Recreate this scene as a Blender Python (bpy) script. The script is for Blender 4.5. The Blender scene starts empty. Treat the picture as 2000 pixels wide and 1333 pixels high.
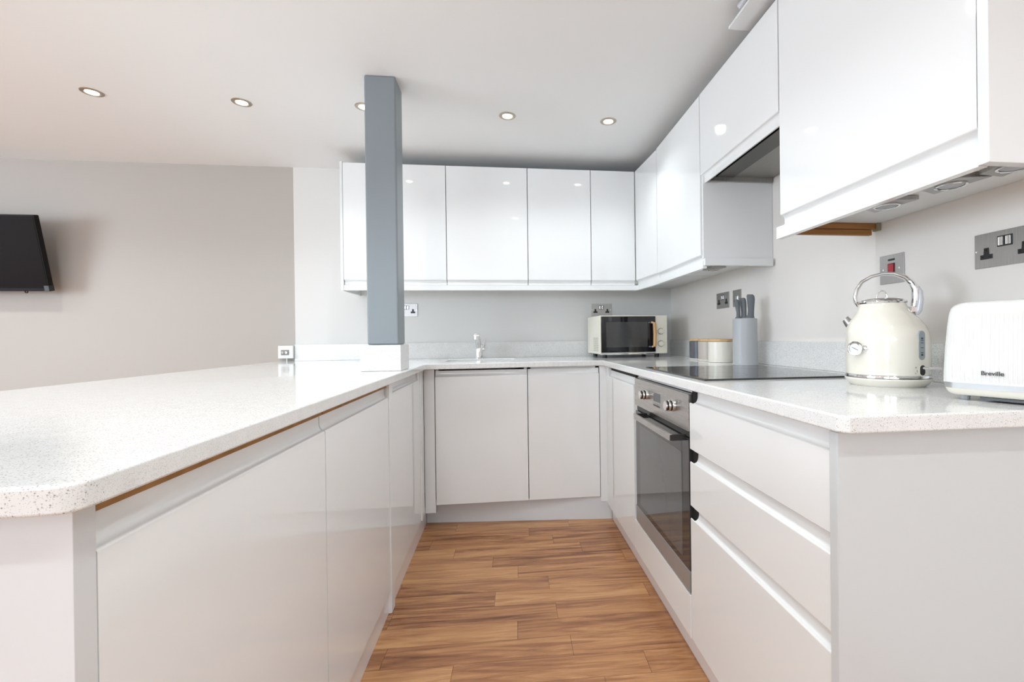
import bpy, bmesh, math, random
from mathutils import Matrix, Vector
random.seed(7)
S = bpy.context.scene
COL = S.collection
PI = math.pi

# ------------------------------------------------------------------ camera
F_PX, CX, CY = 904.9483, 1095.6014, 661.3227
YAW, PITCH, ROLL, CAM_H = .1218, -.0035, .0121, 1.048
fv = Vector((math.sin(YAW), math.cos(YAW), 0)); rv = Vector((math.cos(YAW), -math.sin(YAW), 0)); uv = Vector((0, 0, 1))
f2 = fv*math.cos(PITCH) + uv*math.sin(PITCH); u2 = uv*math.cos(PITCH) - fv*math.sin(PITCH)
r3 = rv*math.cos(ROLL) - u2*math.sin(ROLL); u3 = u2*math.cos(ROLL) + rv*math.sin(ROLL)
cd = bpy.data.cameras.new('camera'); cam = bpy.data.objects.new('camera', cd); COL.objects.link(cam)
cd.sensor_fit = 'HORIZONTAL'; cd.sensor_width = 36.0; cd.lens = F_PX/2000*36.0
cd.shift_x = -(CX-1000)/2000; cd.shift_y = (CY-666.5)/2000
cd.clip_start = .02; cd.clip_end = 60
m = Matrix((r3, u3, -f2)).transposed().to_4x4(); m.translation = Vector((0, 0, CAM_H))
cam.matrix_world = m
S.camera = cam

# ------------------------------------------------------------------ world, exposure
W = bpy.data.worlds.new('world'); S.world = W; W.use_nodes = True
bg = W.node_tree.nodes['Background']; bg.inputs[0].default_value = (.80, .88, 1, 1); bg.inputs[1].default_value = 1.0
S.view_settings.view_transform = 'Standard'; S.view_settings.look = 'None'
S.view_settings.exposure = 1.15; S.view_settings.gamma = 1.0; S.view_settings.use_curve_mapping = False
LAMP_W = 6.6       # each ceiling downlight
FILL_W = 50.0     # fill lamps at the invented windows behind and left of the camera

def area(name, loc, rot, sx, sy, w, col):
    l = bpy.data.lights.new(name, 'AREA'); l.shape = 'RECTANGLE'; l.size = sx; l.size_y = sy; l.energy = w; l.color = col
    o = bpy.data.objects.new(name, l); COL.objects.link(o); o.location = loc; o.rotation_euler = rot
    return o
# added fill lamps, set at invented windows in the unseen rear and left walls
area('rear_fill_light', (-3.4, -3.50, 1.35), (math.radians(105), 0, 0), 1.7, 1.3, FILL_W*.36, (.76, .885, 1))
area('rear_kitchen_fill_light', (-.9, -3.50, 1.64), (math.radians(84), 0, 0), 2.2, .56, 17, (.78, .89, 1))
area('side_fill_light', (-5.12, .4, 1.35), (math.radians(105), 0, math.radians(-90)), 2.3, 1.2, FILL_W, (.76, .885, 1))

# ------------------------------------------------------------------ materials
def mat(name, col, rough=.5, metal=0, spec=.5, coat=0, emit=0, ecol=None):
    M = bpy.data.materials.new(name); M.use_nodes = True
    b = M.node_tree.nodes['Principled BSDF']
    b.inputs['Base Color'].default_value = (*col, 1); b.inputs['Roughness'].default_value = rough
    b.inputs['Metallic'].default_value = metal; b.inputs['Specular IOR Level'].default_value = spec
    b.inputs['Coat Weight'].default_value = coat
    if coat: b.inputs['Coat Roughness'].default_value = .03
    if emit:
        b.inputs['Emission Color'].default_value = (*(ecol or col), 1); b.inputs['Emission Strength'].default_value = emit
    return M
class NT:
    def __init__(s, M): s.t = M.node_tree; s.b = s.t.nodes['Principled BSDF']
    def n(s, k, **kw):
        q = s.t.nodes.new(k)
        for a, v in kw.items(): setattr(q, a, v)
        return q
    def l(s, a, b): s.t.links.new(a, b)
    def math(s, op, a, b=None, c=None):
        q = s.n('ShaderNodeMath', operation=op)
        for i, v in enumerate((a, b, c)):
            if v is None: continue
            if isinstance(v, (int, float)): q.inputs[i].default_value = v
            else: s.l(v, q.inputs[i])
        return q.outputs[0]
    def noise(s, scale, detail=3, vec=None, rough=.5):
        q = s.n('ShaderNodeTexNoise'); q.inputs['Scale'].default_value = scale; q.inputs['Detail'].default_value = detail
        q.inputs['Roughness'].default_value = rough
        if vec: s.l(vec, q.inputs['Vector'])
        return q
    def ramp(s, fac, stops, interp='LINEAR'):
        q = s.n('ShaderNodeValToRGB'); q.color_ramp.interpolation = interp
        e = q.color_ramp.elements
        while len(e) < len(stops): e.new(.5)
        for i, (p, c) in enumerate(stops): e[i].position = p; e[i].color = (*c, 1)
        s.l(fac, q.inputs[0]); return q
def paint_mat(name, col, rough=.6, bump=.03, scale=90):
    M = mat(name, col, rough, spec=.3); t = NT(M)
    g = t.n('ShaderNodeNewGeometry'); no = t.noise(scale, 3, g.outputs['Position'])
    bm_ = t.n('ShaderNodeBump'); bm_.inputs['Strength'].default_value = bump; bm_.inputs['Distance'].default_value = .002
    t.l(no.outputs[0], bm_.inputs['Height']); t.l(bm_.outputs[0], t.b.inputs['Normal'])
    n2 = t.noise(1.3, 2, g.outputs['Position'])
    r = t.ramp(n2.outputs[0], [(.3, tuple(c*.985 for c in col)), (.7, col)]); t.l(r.outputs[0], t.b.inputs['Base Color'])
    return M
def quartz_mat():
    M = mat('white_speckled_quartz', (.86, .855, .84), .09, spec=.5); t = NT(M)
    g = t.n('ShaderNodeNewGeometry')
    v = t.n('ShaderNodeTexVoronoi'); v.feature = 'F1'; v.inputs['Scale'].default_value = 330; t.l(g.outputs['Position'], v.inputs['Vector'])
    # a speck: close to a cell centre, in a random share of the cells
    sep = t.n('ShaderNodeSeparateColor'); t.l(v.outputs['Color'], sep.inputs[0])
    near = t.math('LESS_THAN', v.outputs['Distance'], .30); pick = t.math('GREATER_THAN', sep.outputs[0], .50)
    a = t.math('MULTIPLY', near, pick)
    v2 = t.n('ShaderNodeTexVoronoi'); v2.inputs['Scale'].default_value = 700; t.l(g.outputs['Position'], v2.inputs['Vector'])
    sep2 = t.n('ShaderNodeSeparateColor'); t.l(v2.outputs['Color'], sep2.inputs[0])
    b2 = t.math('MULTIPLY', t.math('LESS_THAN', v2.outputs['Distance'], .42), t.math('GREATER_THAN', sep2.outputs[1], .55))
    base = t.noise(35, 4, g.outputs['Position'])
    rb = t.ramp(base.outputs[0], [(.3, (.79, .785, .77)), (.7, (.84, .835, .82))])
    sp = t.ramp(sep.outputs[2], [(0, (.33, .31, .30)), (.5, (.55, .52, .49)), (1, (.68, .66, .63))])
    mx = t.n('ShaderNodeMix', data_type='RGBA'); t.l(a, mx.inputs[0]); t.l(rb.outputs[0], mx.inputs[6]); t.l(sp.outputs[0], mx.inputs[7])
    mx2 = t.n('ShaderNodeMix', data_type='RGBA'); t.l(t.math('MULTIPLY', b2, .5), mx2.inputs[0]); t.l(mx.outputs[2], mx2.inputs[6]); mx2.inputs[7].default_value = (.5, .48, .46, 1)
    t.l(mx2.outputs[2], t.b.inputs['Base Color'])
    return M
def plank_mat():
    M = mat('wood_plank_floor', (.4, .2, .1), .33, spec=.4); t = NT(M)
    g = t.n('ShaderNodeNewGeometry'); mp = t.n('ShaderNodeMapping'); mp.inputs['Rotation'].default_value = (0, 0, math.radians(1.6))
    t.l(g.outputs['Position'], mp.inputs[0]); sx = t.n('ShaderNodeSeparateXYZ'); t.l(mp.outputs[0], sx.inputs[0])
    X, Y = sx.outputs[0], sx.outputs[1]
    H = .1035; L = .62
    row = t.math('FLOOR', t.math('DIVIDE', t.math('ADD', Y, .045), H))
    wn = t.n('ShaderNodeTexWhiteNoise', noise_dimensions='1D'); t.l(row, wn.inputs['W'])
    xo = t.math('ADD', t.math('DIVIDE', X, L), t.math('MULTIPLY', wn.outputs[0], 7.0))
    cell = t.math('FLOOR', xo)
    cb = t.n('ShaderNodeCombineXYZ'); t.l(cell, cb.inputs[0]); t.l(row, cb.inputs[1])
    w2 = t.n('ShaderNodeTexWhiteNoise', noise_dimensions='2D'); t.l(cb.outputs[0], w2.inputs['Vector'])
    # grain, stretched along the plank, shifted per plank
    cg = t.n('ShaderNodeCombineXYZ'); t.l(t.math('MULTIPLY', X, 2.2), cg.inputs[0]); t.l(t.math('MULTIPLY', Y, 26.0), cg.inputs[1]); t.l(t.math('MULTIPLY', w2.outputs[0], 37.0), cg.inputs[2])
    n1 = t.noise(1.0, 7, cg.outputs[0], .62); n1.inputs['Distortion'].default_value = 1.1
    cg2 = t.n('ShaderNodeCombineXYZ'); t.l(t.math('MULTIPLY', X, 11.0), cg2.inputs[0]); t.l(t.math('MULTIPLY', Y, 240.0), cg2.inputs[1]); t.l(t.math('MULTIPLY', w2.outputs[0], 91.0), cg2.inputs[2])
    n2 = t.noise(1.0, 3, cg2.outputs[0], .6)
    ton = t.math('ADD', t.math('MULTIPLY', n1.outputs[0], .92), t.math('MULTIPLY', w2.outputs[0], .20))
    ton = t.math('ADD', ton, t.math('MULTIPLY', n2.outputs[0], .16))
    r = t.ramp(ton, [(.42, (.17, .065, .032)), (.54, (.31, .135, .062)), (.66, (.45, .215, .095)), (.84, (.60, .33, .15))])
    # joints between planks
    fy = t.math('FRACT', t.math('DIVIDE', t.math('ADD', Y, .045), H)); fx = t.math('FRACT', xo)
    j = t.math('MAXIMUM', t.math('LESS_THAN', fy, .018), t.math('LESS_THAN', fx, .0035))
    mx = t.n('ShaderNodeMix', data_type='RGBA'); t.l(t.math('MULTIPLY', j, .55), mx.inputs[0]); t.l(r.outputs[0], mx.inputs[6]); mx.inputs[7].default_value = (.09, .035, .016, 1)
    t.l(mx.outputs[2], t.b.inputs['Base Color'])
    bp = t.n('ShaderNodeBump'); bp.inputs['Strength'].default_value = .12; bp.inputs['Distance'].default_value = .001
    t.l(n2.outputs[0], bp.inputs['Height']); t.l(bp.outputs[0], t.b.inputs['Normal'])
    t.l(t.math('ADD', t.math('MULTIPLY', n1.outputs[0], .2), .24), t.b.inputs['Roughness'])
    return M
def metal_mat(name, col, rough, streak=(1, 1, 60), amt=.12):
    M = mat(name, col, rough, 1); t = NT(M)
    tc = t.n('ShaderNodeTexCoord'); mp = t.n('ShaderNodeMapping'); mp.inputs['Scale'].default_value = streak; t.l(tc.outputs['Object'], mp.inputs[0])
    no = t.noise(12, 4, mp.outputs[0])
    r = t.ramp(no.outputs[0], [(.3, tuple(c*(1-amt) for c in col)), (.7, tuple(min(1, c*(1+amt)) for c in col))]); t.l(r.outputs[0], t.b.inputs['Base Color'])
    t.l(t.math('ADD', t.math('MULTIPLY', no.outputs[0], .2), rough-.1), t.b.inputs['Roughness'])
    return M
def wood_mat(name, c0, c1, stretch=(30, 30, 3), rough=.5):
    M = mat(name, c0, rough); t = NT(M)
    tc = t.n('ShaderNodeTexCoord'); mp = t.n('ShaderNodeMapping'); mp.inputs['Scale'].default_value = stretch; t.l(tc.outputs['Object'], mp.inputs[0])
    no = t.noise(3, 5, mp.outputs[0]); r = t.ramp(no.outputs[0], [(.3, c0), (.7, c1)]); t.l(r.outputs[0], t.b.inputs['Base Color'])
    return M
def gloss_mat(name, col, rough=.08):
    M = mat(name, col, rough, spec=.75); t = NT(M)
    g = t.n('ShaderNodeNewGeometry'); no = t.noise(2.0, 1, g.outputs['Position'])
    bp = t.n('ShaderNodeBump'); bp.inputs['Strength'].default_value = .008; bp.inputs['Distance'].default_value = .02
    t.l(no.outputs[0], bp.inputs['Height']); t.l(bp.outputs[0], t.b.inputs['Normal'])
    return M

M_GLOSS = gloss_mat('gloss_white_door', (.87, .875, .87), .05)
M_CARC = paint_mat('white_melamine', (.84, .84, .83), .35, .0)
M_PANEL = gloss_mat('white_panel', (.81, .82, .82), .22)
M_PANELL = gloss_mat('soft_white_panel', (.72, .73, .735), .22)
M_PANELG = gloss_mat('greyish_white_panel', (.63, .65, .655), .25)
M_PLINTH = gloss_mat('pale_grey_plinth', (.74, .77, .80), .25)
M_PLINTHW = gloss_mat('white_plinth', (.84, .79, .78), .2)
M_QUARTZ = quartz_mat()
M_FLOOR = plank_mat()
M_WHITE = paint_mat('white_wall_paint', (.745, .735, .71))
M_GREY = paint_mat('greige_wall_paint', (.475, .44, .405))
M_CEIL = paint_mat('ceiling_paint', (.92, .925, .92))
M_CREAMW = paint_mat('warm_white_wall_paint', (.86, .815, .77))
M_PILLAR = paint_mat('slate_grey_gloss_paint', (.245, .275, .295), .35, .05, 25)
M_STEEL = metal_mat('brushed_steel', (.46, .45, .44), .38, (60, 1, 1))
M_OVENS = metal_mat('oven_steel', (.56, .54, .52), .30, (1, 1, 40), .10)
M_CHROME = mat('chrome', (.86, .86, .86), .06, 1)
M_DARKST = metal_mat('dark_hood_metal', (.09, .085, .08), .4, (1, 30, 1), .2)
M_BLACK = mat('black_plastic', (.012, .012, .012), .35)
M_GLASSB = mat('black_hob_glass', (.02, .02, .02), .03, spec=.8)
M_OVGL = mat('oven_black_glass', (.035, .035, .036), .04, spec=1.0)
M_OVWIN = mat('oven_window_glass', (.10, .105, .105), .04, spec=1.0)
M_CHIP = wood_mat('raw_chipboard', (.30, .155, .05), (.42, .22, .08), (9, 9, 9), .8)
M_RAWWOOD = wood_mat('raw_pine_edge', (.29, .12, .028), (.42, .19, .05), (2, 30, 30), .6)
M_CREAM = mat('cream_enamel', (.81, .77, .68), .12, coat=.5)
M_CREAM2 = mat('cream_plastic', (.86, .815, .70), .35)
M_TOAST = mat('white_toaster_gloss', (.72, .715, .69), .14, coat=.4)
M_HANDW = wood_mat('beech_handle', (.55, .30, .13), (.66, .39, .18), (60, 60, 4), .45)
M_LIDW = wood_mat('bamboo_lid', (.56, .36, .17), (.68, .47, .25), (4, 50, 50), .5)
M_GREYP = mat('grey_plastic', (.42, .43, .445), .4)
M_KNIFE = mat('slate_grey_rubber', (.115, .125, .135), .5)
M_DKJAR = mat('charcoal_enamel', (.11, .115, .13), .35)
M_TAUPE = mat('taupe_enamel', (.52, .465, .41), .35)
M_CRJAR = mat('ivory_enamel', (.80, .76, .68), .3)
M_TV = mat('tv_screen', (.009, .0055, .005), .5, spec=.06)
M_TVB = mat('tv_bezel', (.008, .006, .006), .5, spec=.15)
M_LAMP = mat('lamp_glow', (1, .95, .86), .5, emit=5, ecol=(1, .93, .82))
M_RING = mat('satin_nickel_ring', (.50, .43, .36), .35, 1)
M_BAFFLE = mat('lamp_reflector', (.75, .66, .56), .3, .6)
M_RED = mat('red_rocker', (.42, .02, .035), .25)
M_WPLAS = mat('white_plastic', (.80, .80, .77), .35)
M_WATER = mat('kettle_window', (.34, .38, .40), .15)
M_DIAL = mat('dial_face', (.62, .68, .74), .2)
M_LCD = mat('grey_display', (.10, .10, .105), .2)
M_INK = mat('dark_ink', (.05, .05, .05), .6)
M_INKL = mat('grey_ink', (.30, .29, .27), .6)
M_CARD = mat('carcass_black_gap', (.006, .006, .006), .7)
M_FILM = mat('plastic_film', (.70, .72, .76), .18, spec=.6)
M_GLASSW = mat('window_glass', (1, 1, 1), .0); M_GLASSW.node_tree.nodes['Principled BSDF'].inputs['Transmission Weight'].default_value = 1

# ------------------------------------------------------------------ mesh helpers
def bm_box(bm, x0, x1, y0, y1, z0, z1, bev=0, seg=2):
    x0, x1 = sorted((x0, x1)); y0, y1 = sorted((y0, y1)); z0, z1 = sorted((z0, z1))
    t = bmesh.new()
    bmesh.ops.create_cube(t, size=1, matrix=Matrix.Translation(((x0+x1)/2, (y0+y1)/2, (z0+z1)/2)) @ Matrix.Diagonal((x1-x0, y1-y0, z1-z0, 1)))
    if bev: bmesh.ops.bevel(t, geom=t.edges[:], offset=min(bev, .45*min(x1-x0, y1-y0, z1-z0)), segments=seg, profile=.5, affect='EDGES')
    merge(bm, t)
def merge(bm, t, M=None):
    if M is not None: t.transform(M)
    me = bpy.data.meshes.new('tmp'); t.to_mesh(me); t.free(); bm.from_mesh(me); bpy.data.meshes.remove(me)
def box(*a, **k):
    bm = bmesh.new(); bm_box(bm, *a, **k); return bm
def bm_lathe(bm, prof, n=48, M=None, cap=True):
    t = bmesh.new(); rings = []
    for r, z in prof:
        if r < 1e-6: rings.append([t.verts.new((0, 0, z))])
        else: rings.append([t.verts.new((r*math.cos(2*PI*i/n), r*math.sin(2*PI*i/n), z)) for i in range(n)])
    for a, b in zip(rings, rings[1:]):
        if len(a) == 1 and len(b) == 1: continue
        for i in range(n):
            j = (i+1) % n
            if len(a) == 1: t.faces.new((a[0], b[j], b[i]))
            elif len(b) == 1: t.faces.new((a[i], a[j], b[0]))
            else: t.faces.new((a[i], a[j], b[j], b[i]))
    if cap:
        if len(rings[0]) > 1: t.faces.new(rings[0][::-1])
        if len(rings[-1]) > 1: t.faces.new(rings[-1])
    bmesh.ops.recalc_face_normals(t, faces=t.faces[:])
    merge(bm, t, M)
def lathe(prof, n=48, M=None, cap=True):
    bm = bmesh.new(); bm_lathe(bm, prof, n, M, cap); return bm
def bm_loft(bm, rings, cap=True, closed=True):
    t = bmesh.new(); R = [[t.verts.new(p) for p in r] for r in rings]; n = len(R[0])
    for a, b in zip(R, R[1:]):
        for i in range(n if closed else n-1):
            j = (i+1) % n; t.faces.new((a[i], a[j], b[j], b[i]))
    if cap: t.faces.new(R[0][::-1]); t.faces.new(R[-1])
    bmesh.ops.recalc_face_normals(t, faces=t.faces[:]); merge(bm, t)
def bm_prism(bm, pts, axis, a0, a1, bev=0):
    """closed 2D outline extruded along an axis: x -> pts (y,z); y -> (x,z); z -> (x,y)"""
    f = {'x': lambda p, a: (a, p[0], p[1]), 'y': lambda p, a: (p[0], a, p[1]), 'z': lambda p, a: (p[0], p[1], a)}[axis]
    t = bmesh.new()
    A = [t.verts.new(f(p, a0)) for p in pts]; B = [t.verts.new(f(p, a1)) for p in pts]; n = len(pts)
    for i in range(n): j = (i+1) % n; t.faces.new((A[i], A[j], B[j], B[i]))
    t.faces.new(A[::-1]); t.faces.new(B)
    bmesh.ops.recalc_face_normals(t, faces=t.faces[:])
    if bev: bmesh.ops.bevel(t, geom=t.edges[:], offset=bev, segments=2, profile=.5, affect='EDGES')
    merge(bm, t)
def bm_tube(bm, pts, r, n=12, sec=None, cap=True):
    """swept tube; r may be a list; sec=(a,b) gives an oval section"""
    P = [Vector(p) for p in pts]; rings = []; up = Vector((0, 0, 1)); prev = None
    for i, p in enumerate(P):
        d = (P[min(i+1, len(P)-1)] - P[max(i-1, 0)]).normalized()
        if prev is None:
            s = d.cross(up)
            if s.length < .1: s = d.cross(Vector((1, 0, 0)))
            s.normalize()
        else: s = (prev - d*prev.dot(d)).normalized()
        prev = s; q = s.cross(d); rr = r[i] if isinstance(r, (list, tuple)) else r
        a, b = (rr, rr) if sec is None else (rr*sec[0], rr*sec[1])
        rings.append([p + s*a*math.cos(2*PI*k/n) + q*b*math.sin(2*PI*k/n) for k in range(n)])
    bm_loft(bm, rings, cap)
def rrect(x0, x1, y0, y1, r, n=6):
    out = []
    for cx, cy, a0 in ((x1-r, y1-r, 0), (x0+r, y1-r, 90), (x0+r, y0+r, 180), (x1-r, y0+r, 270)):
        for k in range(n+1):
            a = math.radians(a0+90*k/n); out.append((cx+r*math.cos(a), cy+r*math.sin(a)))
    return out
def slab_with_holes(outer, holes, z0, z1, bev):
    cu = bpy.data.curves.new('tmp', 'CURVE'); cu.dimensions = '2D'; cu.fill_mode = 'BOTH'
    h = (z1-z0)/2
    cu.extrude = h-bev; cu.bevel_depth = bev; cu.bevel_resolution = 3; cu.offset = -bev
    for pts in [outer]+holes:
        s = cu.splines.new('POLY'); s.points.add(len(pts)-1); s.use_cyclic_u = True
        for p, q in zip(s.points, pts): p.co = (q[0], q[1], 0, 1)
    o = bpy.data.objects.new('tmp', cu); COL.objects.link(o)
    dg = bpy.context.evaluated_depsgraph_get(); me = bpy.data.meshes.new_from_object(o.evaluated_get(dg))
    bpy.data.objects.remove(o); bpy.data.curves.remove(cu)
    bm = bmesh.new(); bm.from_mesh(me); bpy.data.meshes.remove(me)
    bm.transform(Matrix.Translation((0, 0, z0+h))); return bm
def text_bm(txt, size, ext=.0002):
    cu = bpy.data.curves.new('tmp', 'FONT'); cu.body = txt; cu.size = size; cu.extrude = ext; cu.align_x = 'CENTER'; cu.offset = size*.018
    o = bpy.data.objects.new('tmp', cu); COL.objects.link(o)
    dg = bpy.context.evaluated_depsgraph_get(); me = bpy.data.meshes.new_from_object(o.evaluated_get(dg))
    bpy.data.objects.remove(o); bpy.data.curves.remove(cu)
    bm = bmesh.new(); bm.from_mesh(me); bpy.data.meshes.remove(me); return bm

# ------------------------------------------------------------------ object helpers
MW = {}
def props(o, label=None, cat=None, group=None, kind=None):
    for k, v in (('label', label), ('category', cat), ('group', group), ('kind', kind)):
        if v: o[k] = v
    return o
def link_mesh(name, bm, material, smooth=True):
    me = bpy.data.meshes.new(name); bm.normal_update(); bm.to_mesh(me); bm.free()
    me.materials.append(material)
    if smooth:
        for p in me.polygons: p.use_smooth = True
        me.set_sharp_from_angle(angle=math.radians(32))
    o = bpy.data.objects.new(name, me); COL.objects.link(o)
    if smooth:
        wn = o.modifiers.new('weighted_normals', 'WEIGHTED_NORMAL'); wn.keep_sharp = True; wn.weight = 90
    return o
def thing(name, label, cat, loc=(0, 0, 0), rz=0, group=None):
    o = bpy.data.objects.new(name, None); COL.objects.link(o); o.empty_display_size = .05
    o.location = loc; o.rotation_euler = (0, 0, rz)
    MW[o.name] = Matrix.Translation(loc) @ Matrix.Rotation(rz, 4, 'Z')
    return props(o, label, cat, group)
def part(name, bm, material, parent, world=False, label=None, smooth=True):
    """a child mesh; world=True when bm is in world coordinates"""
    if world: bm.transform(MW[parent.name].inverted())
    o = link_mesh(name, bm, material, smooth); o.parent = parent; MW[o.name] = MW[parent.name]
    return props(o, label)
def solid(name, bm, material, label, cat, group=None):
    o = link_mesh(name, bm, material); MW[o.name] = Matrix.Identity(4)
    return props(o, label, cat, group)
def structure(name, bm, material, label=None):
    o = link_mesh(name, bm, material); MW[o.name] = Matrix.Identity(4)
    return props(o, label, None, None, 'structure')
def dup(root, loc, rz, label):
    r = root.copy(); COL.objects.link(r); r.location = loc; r.rotation_euler = (0, 0, rz); r['label'] = label
    def rec(a, b):
        for ch in list(a.children):
            c = ch.copy(); COL.objects.link(c); c.parent = b; rec(ch, c)
    rec(root, r)
    return r

# ------------------------------------------------------------------ the setting
XW, YW, ZC = 1.20, 3.23, 2.18
XL, YR = -5.2, -3.6
structure('floor', box(XL-.1, XW+.1, YR-.1, YW+.1, -.1, 0), M_FLOOR, 'brown oak plank floor')
structure('ceiling', box(XL-.1, XW+.1, YR-.1, YW+.1, ZC, ZC+.1), M_CEIL, 'plain white ceiling')
structure('wall_back', box(-1.36, XW+.1, YW, YW+.1, 0, ZC), M_WHITE, 'white wall behind the sink run')
structure('wall_far', box(XL-.1, -1.36, YW, YW+.1, 0, ZC), M_GREY, 'greige wall carrying the television')
structure('wall_right', box(XW, XW+.1, YR-.1, YW, 0, ZC), M_CREAMW, 'warm white wall behind the hob run')
def wall_with_added_windows(name, axis, pos, a0, a1, wins, z0, z1, material):
    bm = bmesh.new(); t = .1
    def seg(u0, u1, za, zb):
        if axis == 'y': bm_box(bm, u0, u1, pos-t, pos, za, zb)
        else: bm_box(bm, pos-t, pos, u0, u1, za, zb)
    cur = a0
    for u0, u1, *zz in wins:
        z0, z1 = zz or (z0, z1)
        seg(cur, u0, 0, ZC); seg(u0, u1, 0, z0); seg(u0, u1, z1, ZC); cur = u1
    seg(cur, a1, 0, ZC)
    return structure(name, bm, material)
wall_with_added_windows('wall_rear', 'y', YR, XL-.1, XW, [(-4.3, -2.5), (-2.1, .3, 1.32, 1.98)], .65, 2.05, M_WHITE)  # unseen walls; their window openings are invented to go with the fill lamps
wall_with_added_windows('wall_left', 'x', XL, YR, YW, [(-.8, 1.6)], .7, 2.0, M_WHITE)
def window(n, axis, pos, u0, u1, z0, z1):  # frame and pane of an invented window, out of view
    fr = bmesh.new(); w = .05
    def b(a0, a1, za, zb):
        if axis == 'y': bm_box(fr, a0, a1, pos-.07, pos-.02, za, zb, bev=.004)
        else: bm_box(fr, pos-.07, pos-.02, a0, a1, za, zb, bev=.004)
    b(u0, u1, z0, z0+w); b(u0, u1, z1-w, z1); b(u0, u0+w, z0+w, z1-w); b(u1-w, u1, z0+w, z1-w); b((u0+u1)/2-w/2, (u0+u1)/2+w/2, z0+w, z1-w)
    o = structure('window_%d' % n, fr, M_WPLAS)
    g = (u0+w, u1-w, pos-.050, pos-.044) if axis == 'y' else (pos-.050, pos-.044, u0+w, u1-w)
    part('pane', box(*g, z0+w, z1-w), M_GLASSW, o)
window(1, 'y', YR, -4.3, -2.5, .65, 2.05); window(3, 'y', YR, -2.1, .3, 1.32, 1.98); window(2, 'x', XL, -.8, 1.6, .7, 2.0)  # three windows added out of view to house the fill light
structure('baseboard_far', box(XL, -1.5, YW-.015, YW, 0, .09, bev=.003), M_WPLAS)

# ------------------------------------------------------------------ doors
def door_bm(p0, p1, zb, zt, pull='top', th=.020, back_in=(0, 0), g=.040):
    """gloss slab with a scooped handle edge; p0->p1 runs left to right seen from outside"""
    p0, p1 = Vector((*p0, 0)), Vector((*p1, 0)); L = (p1-p0).length; d = (p1-p0)/L
    M = Matrix((( d.x, -d.y, 0, p0.x), (d.y, d.x, 0, p0.y), (0, 0, 1, 0), (0, 0, 0, 1)))   # local x along, -y outwards
    c = .0015; bm = bmesh.new(); dep = .0145
    def curve(z_edge, sgn):      # from the lip down/up into the scoop and up to the edge
        out = []
        for k in range(9):
            a = k/8*PI/2
            out.append((.0035+(dep-.0035)*math.sin(a), z_edge - sgn*(g-.003) + sgn*(g*.52)*(1-math.cos(a))))
        return out + [(dep, z_edge)]
    if pull == 'top':
        pr = [(th, zb+c), (th-c, zb), (c, zb), (0, zb+c), (0, zt-g-.001), (.0012, zt-g+.0015)] + curve(zt, 1) + [(th, zt)]
    elif pull == 'bottom':
        pr = [(th, zt-c), (th-c, zt), (c, zt), (0, zt-c), (0, zb+g+.001), (.0012, zb+g-.0015)] + curve(zb, -1) + [(th, zb)]
    else:
        pr = [(th, zb), (c, zb), (0, zb+c), (0, zt-c), (c, zt), (th, zt)]
    if pull == 'none' or back_in == (0, 0):
        bm_prism(bm, pr, 'x', .001, L-.001)
    else:
        front = [(0.0005, zb+c), (.006, zb), (.006, zt-g-.004), (.003, zt-g), (.0005, zt-g-.002)]
        bm_prism(bm, front, 'x', .001, L-.001)
        bm_prism(bm, pr, 'x', .001+back_in[0], L-.001-back_in[1])
    bm.transform(M); return bm
def carcass_bm(x0, x1, y0, y1, z0, z1, open_side, t=.016, open_top=False):
    bm = bmesh.new()
    if open_side != '-x': bm_box(bm, x0, x0+t, y0, y1, z0, z1)
    if open_side != '+x': bm_box(bm, x1-t, x1, y0, y1, z0, z1)
    if open_side != '-y': bm_box(bm, x0, x1, y0, y0+t, z0, z1)
    if open_side != '+y': bm_box(bm, x0, x1, y1-t, y1, z0, z1)
    bm_box(bm, x0, x1, y0, y1, z0, z0+t)
    if not open_top: bm_box(bm, x0, x1, y0, y1, z1-t, z1)
    return bm

ZB, ZT, ZW0, ZW1 = .09, .861, .88, .91
FL, FR, FB = -.44, .575, 2.60
# left run (peninsula), seen from the aisle: doors face +x
def left_unit(name, y0, y1, label, zt=ZT, rail=True):
    t = thing(name, label, 'cabinet', (-.74, (y0+y1)/2, .0), 0, 'base units under the peninsula')
    part('body', carcass_bm(-1.02, FL-.023, y0+.001, y1-.001, ZB+.01, ZW0, '+x'), M_CARC, t, True)
    part('door', door_bm((FL, y0), (FL, y1), ZB, zt), M_GLOSS, t, True)
    if rail: part('top_rail', box(FL-.022, FL-.006, y0+.002, y1-.002, zt+.002, ZW0-.001), M_CHIP, t, True, 'raw brown chipboard rail')
    part('foot', box(-.95, -.90, y0+.05, y0+.10, 0, ZB+.01), M_BLACK, t, True)
    part('foot', box(-.95, -.90, y1-.10, y1-.05, 0, ZB+.01), M_BLACK, t, True)
    return t
left_unit('base_cabinet', .5575, 1.200, 'wide gloss white base unit at the near end of the peninsula')
left_unit('base_cabinet', 1.202, 1.823, 'gloss white base unit, second from the peninsula end, brown slot above')
left_unit('base_cabinet', 1.879, 2.455, 'gloss white base unit nearest the inner corner on the peninsula side', zt=.872, rail=False)
solid('filler_post', box(-.60, FL+.004, 1.826, 1.876, .002, ZW0, bev=.002), M_GLOSS, 'narrow white upright filler between the second and third peninsula doors', 'filler panel', 'white filler panels')
bm = bmesh.new(); bm_box(bm, -.60, FL-.004, 2.458, 2.578, ZB+.002, ZW0, bev=.002); bm_box(bm, FL-.004, FL+.002, 2.50, 2.578, ZB, ZW0, bev=.001); bm_box(bm, FL, -.383, 2.602, 2.618, ZB, ZW0-.004, bev=.001)
solid('corner_post', bm, M_GLOSS, 'white L-shaped corner post left of the sink doors', 'filler panel', 'white filler panels')
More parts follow.
